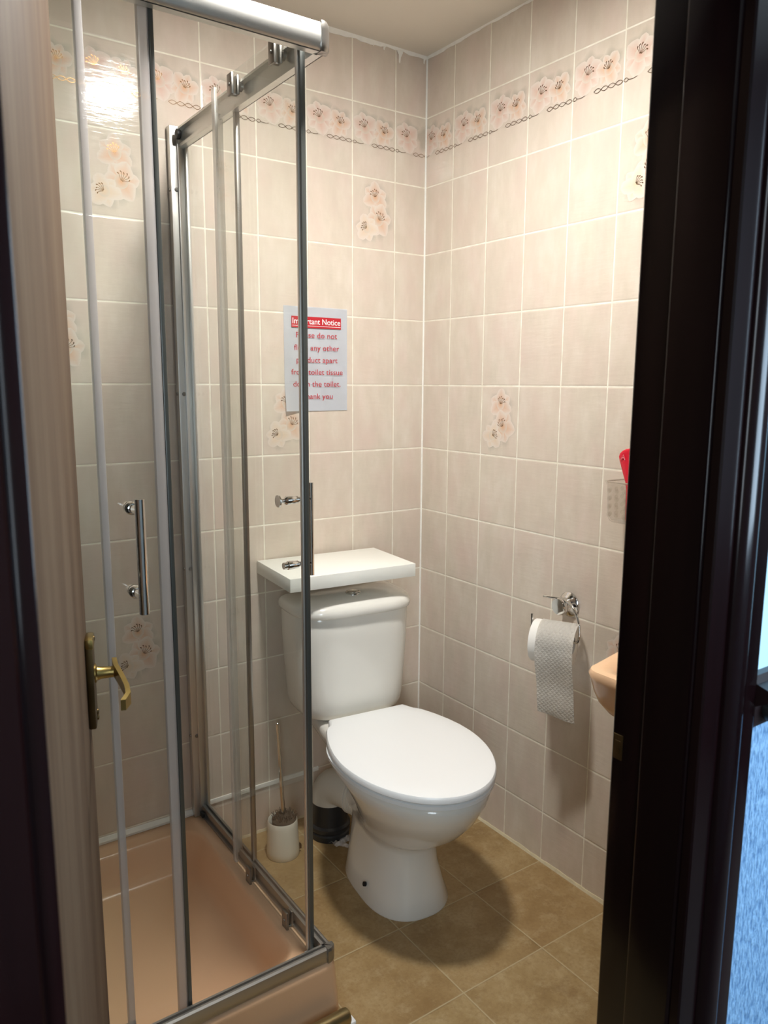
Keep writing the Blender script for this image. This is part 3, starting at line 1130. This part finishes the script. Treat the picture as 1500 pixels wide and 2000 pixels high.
def egg(tb, tf, hw, tw, z, n=48, nb=2.3, nf=2.0):
    pts = []
    for i in range(n):
        a = 2 * PI * i / n
        c, s = math.cos(a), math.sin(a)
        e = nf if s >= 0 else nb
        x = hw * math.copysign(abs(c) ** (2 / e), c)
        L = (tf - tw) if s >= 0 else (tw - tb)
        t = tw + L * math.copysign(abs(s) ** (2 / e), s)
        pts.append((x, -t, z))
    return pts


bm = B()
rings = [egg(0.262, 0.588, 0.115, 0.44, 0.0, nb=3.2, nf=2.4), egg(0.262, 0.590, 0.116, 0.44, 0.006, nb=3.2, nf=2.4),
         egg(0.262, 0.578, 0.104, 0.43, 0.05, nb=3.2, nf=2.3),
         egg(0.262, 0.562, 0.092, 0.42, 0.11, nb=3.2, nf=2.3), egg(0.262, 0.556, 0.089, 0.42, 0.160, nb=3, nf=2.3),
         egg(0.262, 0.560, 0.091, 0.42, 0.183, nb=2.8, nf=2.2), egg(0.280, 0.588, 0.100, 0.43, 0.197, nb=2.3, nf=2.2),
         egg(0.325, 0.625, 0.112, 0.465, 0.224, nb=2.0), egg(0.345, 0.668, 0.132, 0.480, 0.262, nb=2.0),
         egg(0.355, 0.703, 0.150, 0.490, 0.305, nb=1.9), egg(0.325, 0.724, 0.170, 0.485, 0.348, nb=1.9),
         egg(0.244, 0.731, 0.183, 0.470, 0.372), egg(0.244, 0.728, 0.181, 0.470, 0.384), egg(0.25, 0.715, 0.170, 0.470, 0.388)]
loft(bm, rings)
# ledge under the cistern and the trap behind the bowl
rings = []
for t, hw, z0, z1 in ((0.02, 0.100, 0.340, 0.386), (0.10, 0.108, 0.335, 0.387), (0.20, 0.118, 0.33, 0.388), (0.27, 0.122, 0.33, 0.388), (0.33, 0.125, 0.33, 0.388)):
    ring = []
    for k in range(28):
        a = 2 * PI * k / 28
        c, s = math.cos(a), math.sin(a)
        ring.append((hw * math.copysign(abs(c) ** 0.5, c), -t, (z0 + z1) / 2 + (z1 - z0) / 2 * math.copysign(abs(s) ** 0.5, s)))
    rings.append(ring)
loft(bm, rings)
tube(bm, [(-0.004, -0.34, 0.190), (-0.012, -0.27, 0.178), (-0.020, -0.235, 0.170)], [0.075, 0.056, 0.047], 24)
for v in bm.verts:            # the foot stands a little further back than the rim
    f = min(1, max(0, (v.co.z - 0.15) / 0.2))
    v.co.y += 0.045 * (1 - f)
    v.co.x += 0.014 * (1 - f) - 0.006 * f
    v.co.z *= 1 + 0.062 * min(1, max(0, (v.co.z - 0.1) / 0.25))
pan = obj('pan', bm, 'ceramic', wc_, 60)
bm = B()
lathe(bm, (-0.094, -0.407, 0.046), (-1, 0.05, 0.35), [(0, 0), (0.0062, 0), (0.0062, 0.006), (0, 0.0065)], 16)
obj('fixing_hole', bm, 'dark_hole', pan)

# seat ring and lid
bm = B()
rings = [egg(0.262, 0.733, 0.187, 0.47, z, nb=2.6) for z in (0.3885,)] + [egg(0.258, 0.739, 0.192, 0.47, 0.391, nb=2.6), egg(0.258, 0.739, 0.192, 0.47, 0.399, nb=2.6), egg(0.262, 0.733, 0.187, 0.47, 0.402, nb=2.6)]
loft(bm, rings)
obj('seat', bm, 'plastic_white', wc_, 50).location = (-0.006, 0, 0.024)


def lid_outline(s, z, n=40):
    """straight back edge, cut shoulders, egg front"""
    pts = []
    hw, tf, tw = 0.193 - s, 0.742 - s, 0.475
    for i in range(n + 1):
        a = PI * i / n
        pts.append((hw * math.cos(a), -(tw + (tf - tw) * math.sin(a) ** 1.0), z))
    # left side back to the shoulder, then the straight edge (points listed counter-clockwise from +x)
    left = []
    for t, w in ((0.43, 0.190), (0.385, 0.181), (0.345, 0.169), (0.315, 0.157), (0.295, 0.148), (0.284, 0.140), (0.280, 0.134), (0.240, 0.117)):
        left.append((-(w - s), -(t + (s if t < 0.25 else 0)), z))
    right = [(-x, y, zz) for x, y, zz in left[::-1]]
    return pts + left + right


bm = B()
rings = [lid_outline(0.004, 0.4045), lid_outline(0.0, 0.408), lid_outline(0.0, 0.418), lid_outline(0.003, 0.4225), lid_outline(0.010, 0.4245), lid_outline(0.05, 0.4255)]
loft(bm, rings)
obj('lid', bm, 'plastic_white', wc_, 40).location = (-0.007, 0, 0.024)
for sx in (-0.075, 0.075):
    bm = B()
    tube(bm, [(sx - 0.022, -0.247, 0.404), (sx + 0.022, -0.247, 0.404)], 0.011, 16)
    lathe(bm, (sx, -0.247, 0.386), (0, 0, 1), [(0, 0), (0.014, 0), (0.014, 0.006), (0.009, 0.012), (0, 0.012)], 16)
    obj('hinge', bm, 'plastic_white', wc_).location.z = 0.024


def dring(hw, tb, tf, z, n=44, e=3.6):
    """D plan: square at the wall, rounded at the front"""
    pts = [(-hw * 0.985, -tb, z), (hw * 0.985, -tb, z)]
    pts = []
    for i in range(n):
        a = 2 * PI * i / n
        c, s = math.cos(a), math.sin(a)
        ex = e if s > 0 else 9.0
        x = hw * math.copysign(abs(c) ** (2 / ex), c)
        tm = tb + (tf - tb) * 0.25
        L = (tf - tm) if s > 0 else (tm - tb)
        pts.append((x, -(tm + L * math.copysign(abs(s) ** (2 / ex), s)), z))
    return pts


bm = B()
rings = [dring(0.122, 0.03, 0.170, 0.393), dring(0.142, 0.025, 0.188, 0.395), dring(0.154, 0.022, 0.198, 0.403), dring(0.161, 0.02, 0.202, 0.420),
         dring(0.164, 0.02, 0.204, 0.440), dring(0.168, 0.02, 0.205, 0.49), dring(0.174, 0.02, 0.206, 0.56), dring(0.178, 0.02, 0.207, 0.63), dring(0.179, 0.02, 0.208, 0.692), dring(0.177, 0.022, 0.206, 0.698)]
loft(bm, rings)
obj('cistern', bm, 'ceramic', wc_, 50).location.z = 0.0185
bm = B()
rings = [dring(0.176, 0.018, 0.210, 0.700), dring(0.183, 0.014, 0.218, 0.702), dring(0.185, 0.012, 0.221, 0.708), dring(0.185, 0.012, 0.221, 0.717),
         dring(0.183, 0.013, 0.218, 0.725), dring(0.178, 0.016, 0.212, 0.732), dring(0.168, 0.024, 0.200, 0.738), dring(0.150, 0.040, 0.180, 0.743), dring(0.11, 0.06, 0.158, 0.7465), dring(0.05, 0.09, 0.13, 0.748)]
loft(bm, rings)
cl = obj('cistern_lid', bm, 'ceramic', wc_, 60)
cl.location.z = 0.0175
bm = B()
lathe(bm, (0.0, -0.140, 0.7462), (0, 0, 1), [(0, 0), (0.022, 0), (0.022, 0.004), (0.019, 0.006), (0.0165, 0.0045), (0.0155, 0.007), (0, 0.0078)], 28)
obj('flush_button', bm, 'chrome', cl)['label'] = 'round chrome flush button'

# waste pipe beside the pan
wp = empty('waste_pipe', 'white ribbed pan connector dropping into a black pipe behind the toilet', 'pipe', (-0.430, -0.122, 0))
bm = B()
lathe(bm, (0, 0, 0), (0, 0, 1), [(0, 0), (0.061, 0), (0.062, 0.018), (0.058, 0.022), (0.063, 0.030), (0.063, 0.040), (0.056, 0.046), (0.054, 0.12), (0, 0.12)], 36)
obj('black_socket', bm, 'pipe_black', wp)
bm = B()
dirv = Vector((0.040, -0.118, 0.0)).normalized()
pts = [Vector((0, 0, 0.112)), Vector((0, 0, 0.120))]
for i in range(1, 8):
    a = PI / 2 * i / 7
    pts.append(Vector((0, 0, 0.120)) + dirv * 0.045 * (1 - math.cos(a)) + Vector((0, 0, 0.045 * math.sin(a))))
end = pts[-1] + dirv * 0.052
pts.append(end)
tube(bm, pts, 0.055, 32)
obj('elbow', bm, 'pipe_white', wp, 50)
bm = B()
prof = []
for i in range(5):
    h = 0.009 * i
    prof += [(0.057 + 0.0015 * (i > 2), h), (0.061 + 0.0015 * (i > 2), h + 0.0015), (0.061 + 0.0015 * (i > 2), h + 0.0065), (0.057 + 0.0015 * (i > 2), h + 0.008)]
prof = [(0, 0)] + prof + [(0.066, 0.0455), (0.066, 0.056), (0.061, 0.058), (0.050, 0.055)]
lathe(bm, end - dirv * 0.004, dirv, prof, 36, True)
obj('ribbed_collar', bm, 'pipe_white', wp, 30)
bm = B()
lathe(bm, end + dirv * 0.046, dirv, [(0.0, 0), (0.052, 0), (0.052, 0.0092), (0, 0.0095)], 32)
obj('rubber_ring', bm, 'black', wp)

# crumpled clear film on the floor
bm = B()
rnd = random.Random(4)
for (cx, cy, L, W, ang) in ((-0.425, -0.178, 0.07, 0.030, 0.3), (-0.415, -0.186, 0.06, 0.026, 0.0), (-0.43, -0.215, 0.06, 0.014, -0.9)):
    rows = []
    for i in range(9):
        t = i / 8 - 0.5
        px, py = cx + L * t * math.cos(ang), cy + L * t * math.sin(ang)
        rows.append([bm.verts.new((px - math.sin(ang) * W * k + rnd.uniform(-.003, .003), py + math.cos(ang) * W * k + rnd.uniform(-.003, .003), 0.002 + rnd.uniform(0, 0.012) * (1 - abs(k)))) for k in (-0.5, -0.2, 0.2, 0.5)])
    for a, b in zip(rows[:-1], rows[1:]):
        for j in range(3):
            bm.faces.new((a[j], a[j + 1], b[j + 1], b[j]))
o = obj('plastic_film', bm, seal_material('torn_film', lin(225, 215, 205), 0.55), smooth=0)
tag(o, 'crumpled scrap of torn clear film on the floor beside the black pipe', 'plastic scrap')

# ------------------------------------------------------------------ shelf over the cistern
SH = empty('floating_shelf', 'thick white shelf fixed to the wall above the cistern', 'shelf', (-0.597, -0.003, 0.8125), math.radians(-5.2))
bm = B()
box(bm, (0.0, -0.247, 0.0), (0.385, 0.0, 0.037), 0.001)
obj('board', bm, 'shelf', SH)

# ------------------------------------------------------------------ toilet brush
bh = tag(None or D.objects.new('toilet_brush_holder', None), 'round cream toilet brush holder on the floor beside the shower', 'brush holder')
COL.objects.link(bh)
BX, BY = -0.597, -0.137
bh.location = (BX, BY, 0)
bm = B()
lathe(bm, (0, 0, 0), (0, 0, 1), [(0, 0), (0.0465, 0), (0.048, 0.003), (0.0475, 0.02), (0.0440, 0.09), (0.0430, 0.107), (0.0415, 0.110), (0.0395, 0.108), (0.0395, 0.06), (0.038, 0.055), (0, 0.055)], 36)
obj('cup', bm, 'holder', bh, 50)
bm = B()
box(bm, (0.040, -0.026, 0.012), (0.0475, -0.014, 0.026), 0.001)
obj('corner_mark', bm, 'brass_dark', bh)['label'] = 'small brown mark low on the side'
br = empty('toilet_brush', 'toilet brush with a thin chrome handle standing in the cream holder', 'toilet brush', (BX, BY, 0.056))
bm = B()
tube(bm, [(0.006, 0.0, 0.0), (-0.004, 0.014, 0.34)], 0.0062, 16)
lathe(bm, (-0.004, 0.014, 0.34), (-0.03, 0.04, 1), [(0.0062, 0), (0.006, 0.003), (0.004, 0.005), (0, 0.0055)], 16)
obj('handle', bm, 'chrome', br)
bm = B()
lathe(bm, (0.006, 0, 0.001), (0, 0, 1), [(0, 0), (0.026, 0), (0.034, 0.02), (0.0365, 0.05), (0.030, 0.058), (0, 0.060)], 24)
rnd = random.Random(2)
for i in range(150):
    a = rnd.uniform(0, 2 * PI)
    r = rnd.uniform(0.010, 0.032)
    p = Vector((0.006 + r * math.cos(a), r * math.sin(a), 0.052))
    e = Vector((0.006 + (r + 0.006) * math.cos(a) + rnd.uniform(-.003, .003), (r + 0.006) * math.sin(a) + rnd.uniform(-.003, .003), 0.064 + rnd.uniform(0, 0.007)))
    tube(bm, [p, e], 0.0008, 4)
obj('bristles', bm, 'bristle', br)

# ------------------------------------------------------------------ notice
NT_ = empty('notice', 'white paper notice with red lettering about flushing, on the back wall', 'notice', (-0.3935, -0.0015, 1.4225))
bm = B()
NW, NH = 0.210, 0.2955
nx, nz = 12, 14
grid = []
for i in range(nx + 1):
    col = []
    for j in range(nz + 1):
        a, b = i / nx, j / nz
        d = 0.0006 * math.sin(a * 5 + b * 3)
        if a + b < 0.28:
            d += 0.010 * (0.28 - a - b) / 0.28       # lifted lower left corner
        col.append(bm.verts.new((-NW / 2 + NW * a, -0.0006 - d, -NH / 2 + NH * b)))
    grid.append(col)
for i in range(nx):
    for j in range(nz):
        bm.faces.new((grid[i][j], grid[i + 1][j], grid[i + 1][j + 1], grid[i][j + 1]))
g = bmesh.ops.solidify(bm, geom=bm.faces[:], thickness=0.0003)
sheet = obj('sheet', bm, 'paper', NT_)


def words(txt, cx, cz, width, height, mat, parent, name, bold=0.0, dy=-0.0030):
    cu = D.curves.new(name, 'FONT')
    cu.body = txt
    cu.align_x = 'CENTER'
    cu.size = 1
    cu.offset = bold
    cu.resolution_u = 4
    t = D.objects.new(name + '_curve', cu)
    COL.objects.link(t)
    dg = bpy.context.evaluated_depsgraph_get()
    me = D.meshes.new_from_object(t.evaluated_get(dg))
    D.objects.remove(t)
    D.curves.remove(cu)
    xs = [v.co.x for v in me.vertices]
    w0 = max(xs) - min(xs)
    mid = (max(xs) + min(xs)) / 2
    sx = width / w0
    for v in me.vertices:
        v.co = Vector(((v.co.x - mid) * sx + cx, dy, v.co.y * height + cz))
    me.name = name
    me.materials.clear()
    me.materials.append(M[mat])
    o = D.objects.new(name, me)
    COL.objects.link(o)
    o.parent = parent
    return o


bm = B()
box(bm, (-0.081, -0.0027, 0.0885), (0.083, -0.0021, 0.1200))
band = obj('heading_band', bm, 'red_ink', NT_, 0)
band['label'] = 'red band behind the heading'
words('Important Notice', 0.001, 0.0995, 0.158, 0.0225, 'white_ink', band, 'heading', bold=0.012, dy=-0.0031)
bm = B()
box(bm, (-0.079, -0.0032, 0.0935), (0.081, -0.0029, 0.0948))
obj('heading_underline', bm, 'white_ink', band, 0)
for txt, z, wd, dx in (('Please do not', 0.0610, 0.136, 0.001), ('flush any other', 0.0255, 0.150, 0.001), ('product apart', -0.0090, 0.137, 0.002),
                       ('from toilet tissue', -0.0435, 0.172, 0.002), ('down the toilet.', -0.0775, 0.158, 0.001), ('Thank you', -0.1130, 0.104, 0.001)):
    words(txt, dx, z, wd, 0.0225, 'red_ink', NT_, 'lettering')

# ------------------------------------------------------------------ toilet roll and its holder
th = empty('toilet_roll_holder', 'chrome toilet roll holder with a curved arm on the right wall', 'roll holder', (0, -0.651, 0.781))
bm = B()
lathe(bm, (-0.001, 0, 0), (-1, 0, 0), [(0, 0), (0.033, 0), (0.033, 0.004), (0.029, 0.008), (0.027, 0.009), (0.020, 0.015), (0.017, 0.030), (0, 0.030)], 30)
obj('rosette', bm, 'chrome', th)
bm = B()
lathe(bm, (-0.030, 0, 0), (-1, 0, 0), [(0, 0), (0.021, 0), (0.023, 0.003), (0.023, 0.014), (0.021, 0.017), (0, 0.0175)], 28)
obj('knob', bm, 'chrome', th)
bm = B()
RA = math.radians(27)
RC = Vector((-0.084, -0.024, -0.074))            # roll centre seen from the rosette


def rolled(x, y, z):
    return (RC.x + x * math.cos(RA) - y * math.sin(RA), RC.y + x * math.sin(RA) + y * math.cos(RA), RC.z + z)


path = [(-0.052, 0.046, 0.020), (-0.050, 0.024, 0.021), (-0.042, 0.004, 0.021), (-0.036, -0.016, 0.018)]
for i in range(1, 12):
    a = PI * i / 11
    e = rolled(0, -0.060, 0)
    path.append((-0.036 + (e[0] + 0.036) * i / 11, -0.016 + (e[1] + 0.016) * (i / 11) - 0.026 * math.sin(a), 0.018 + (RC.z - 0.018) * (1 - math.cos(a)) / 2))
path += [rolled(0, 0.0, 0), rolled(0, 0.048, 0), rolled(0, 0.055, 0.003), rolled(0, 0.058, 0.012), rolled(0, 0.059, 0.060)]
tube(bm, path, 0.0035, 12)
obj('arm', bm, 'chrome', th)
tr = empty('toilet_roll', 'white quilted toilet roll with a long sheet hanging down, on the chrome holder', 'toilet roll', (-0.084, -0.675, 0.707), RA)
bm = B()
y0, y1 = -0.052, 0.052
RO, RI = 0.055, 0.021
rings = []
for r, yv in ((RI, y0), (RO - 0.002, y0), (RO, y0 + 0.003), (RO, y1 - 0.003), (RO - 0.002, y1), (RI, y1)):
    rings.append([(r * math.cos(2 * PI * k / 48), yv, -0.009 + r * math.sin(2 * PI * k / 48)) for k in range(48)])
loft(bm, rings + [rings[0]], False, False)
bmesh.ops.remove_doubles(bm, verts=bm.verts[:], dist=1e-6)
obj('roll', bm, 'tissue_plain', tr, 40)
bm = B()
rows = []
prof = []
for i in range(10):
    a = math.radians(75 + 105 * i / 9)
    prof.append(((RO + 0.0015) * math.cos(a), -0.009 + (RO + 0.0015) * math.sin(a)))
for i in range(1, 22):
    t = i / 21
    prof.append((-(RO + 0.0015) + 0.018 * t * t - 0.003 * math.sin(t * 9), -0.009 - 0.185 * t))
for i, (px, pz) in enumerate(prof):
    row = []
    for k in range(9):
        f = k / 8
        tt = max(0, (i - 9) / 21)
        yv = -0.064 + 0.096 * f - 0.010 * tt
        row.append(bm.verts.new((px + 0.002 * math.sin(f * 7 + i * .3) * (tt > 0), yv, pz + (0.016 * (f - 0.5) * tt if i > 9 else 0))))
    rows.append(row)
for a, b in zip(rows[:-1], rows[1:]):
    for j in range(8):
        bm.faces.new((a[j], a[j + 1], b[j + 1], b[j]))
bmesh.ops.solidify(bm, geom=bm.faces[:], thickness=0.0006)
obj('hanging_sheet', bm, 'tissue', tr, 60)

# ------------------------------------------------------------------ basin
bs = empty('washbasin', 'peach wall-hung washbasin half hidden by the door frame', 'washbasin', (0, -1.165, 0.65))


def basin_ring(d, hwb, hwf, z, r, k=7, x0=-0.002):
    """plan ring from the wall outward; wider at the wall than at the front"""
    pts = [(x0, hwb, z), (x0, -hwb, z)]
    c1 = [(-d + r + r * math.cos(math.radians(a)), -hwf + r + r * math.sin(math.radians(a)), z) for a in [270 - 90 * i / k for i in range(k + 1)]]
    c2 = [(-d + r + r * math.cos(math.radians(a)), hwf - r + r * math.sin(math.radians(a)), z) for a in [180 - 90 * i / k for i in range(k + 1)]]
    return pts + c1 + c2


bm = B()
outer = [basin_ring(0.25, 0.16, 0.10, 0.0, 0.03), basin_ring(0.315, 0.212, 0.145, 0.045, 0.035), basin_ring(0.336, 0.224, 0.154, 0.070, 0.035), basin_ring(0.346, 0.231, 0.160, 0.095, 0.035), basin_ring(0.352, 0.233, 0.162, 0.118, 0.034),
         basin_ring(0.356, 0.235, 0.165, 0.132, 0.034), basin_ring(0.352, 0.233, 0.162, 0.140, 0.033), basin_ring(0.340, 0.225, 0.152, 0.141, 0.032),
         basin_ring(0.324, 0.205, 0.137, 0.140, 0.04, x0=-0.08), basin_ring(0.316, 0.195, 0.128, 0.130, 0.04, x0=-0.09), basin_ring(0.27, 0.14, 0.085, 0.06, 0.035, x0=-0.13), basin_ring(0.215, 0.06, 0.04, 0.035, 0.02, x0=-0.16)]
loft(bm, outer)
obj('bowl', bm, 'peach_ceramic', bs, 50)
bm = B()
lathe(bm, (-0.05, 0, 0.140), (0, 0, 1), [(0, 0), (0.022, 0), (0.020, 0.01), (0.014, 0.014), (0.013, 0.06), (0.02, 0.065), (0.02, 0.09), (0, 0.095)], 20)
tube(bm, [(-0.05, 0, 0.185), (-0.09, 0, 0.20), (-0.13, 0, 0.19), (-0.14, 0, 0.165)], 0.010, 14)
obj('tap', bm, 'chrome', bs)

# ------------------------------------------------------------------ clear tumbler basket with a red tube
ct = empty('clear_basket', 'clear plastic basket with dimpled sides on the right wall, above the basin', 'basket', (0, -0.855, 1.035))
bm = B()
o0, th_ = 0.002, 0.0016
rr = []
for z, g in ((0.0, 0.010), (0.004, 0.006), (0.014, 0.003), (0.085, 0.0), (0.094, -0.002), (0.096, -0.004), (0.098, -0.003)):
    rr.append(rrect(-0.080 + g, -o0, -0.045 + g, 0.045 - g, 0.012, z, 5))
for z, g in ((0.098, 0.0), (0.085, 0.002), (0.014, 0.005), (0.005, 0.010)):
    rr.append(rrect(-0.080 + g, -o0 - th_, -0.045 + g, 0.045 - g, 0.011, z, 5))
loft(bm, rr)
obj('basket_body', bm, 'clear', ct, 40)
bm = B()
for iz in range(4):
    for iy in range(4):
        lathe(bm, (-0.0785 + 0.002 * (3 - iz) / 3, -0.033 + 0.022 * iy, 0.018 + 0.019 * iz), (-1, 0, 0), [(0, 0), (0.006, 0), (0.005, 0.0015), (0.002, 0.0025), (0, 0.003)], 12)
    for ix in range(3):
        lathe(bm, (-0.018 - 0.022 * ix, 0.0425 - 0.001 * (3 - iz), 0.018 + 0.019 * iz), (0, 1, 0), [(0, 0), (0.006, 0), (0.005, 0.0015), (0.002, 0.0025), (0, 0.003)], 12)
obj('dimples', bm, 'clear', ct, 40)
bm = B()
tube(bm, [(-0.080, -0.036, 0.096), (-0.080, 0.036, 0.096), (-0.072, 0.045, 0.096), (-0.006, 0.045, 0.096)], 0.0016, 8)
obj('rim', bm, seal_material('clear_rim', lin(190, 178, 160), 0.5), ct, 40)

rd = empty('red_tube', 'red squeeze tube standing upside down in the clear basket', 'tube', (-0.040, -0.851, 1.041))
bm = B()
rings = []
for z, hw, th2 in ((0.0, 0.007, 0.007), (0.03, 0.008, 0.008), (0.072, 0.009, 0.009), (0.088, 0.013, 0.009), (0.11, 0.023, 0.008), (0.135, 0.0335, 0.005), (0.146, 0.037, 0.0035), (0.154, 0.0345, 0.003), (0.161, 0.027, 0.0028), (0.166, 0.016, 0.0025), (0.168, 0.004, 0.002)):
    rings.append([(th2 * math.sin(2 * PI * k / 24), hw * math.cos(2 * PI * k / 24), z) for k in range(24)])
loft(bm, rings)
obj('tube_body', bm, 'red', rd, 60)
bm = B()
for pts in ([(-0.0058, 0.026, 0.140), (-0.0056, 0.020, 0.152), (-0.0058, 0.015, 0.140)], [(-0.0058, 0.023, 0.145), (-0.0058, 0.017, 0.145)], [(-0.006, 0.002, 0.140), (-0.0058, 0.002, 0.152), (-0.0058, -0.006, 0.150)]):
    tube(bm, pts, 0.0010, 6)
obj('printed_marks', bm, 'red_light', rd)['label'] = 'pale printed marks'
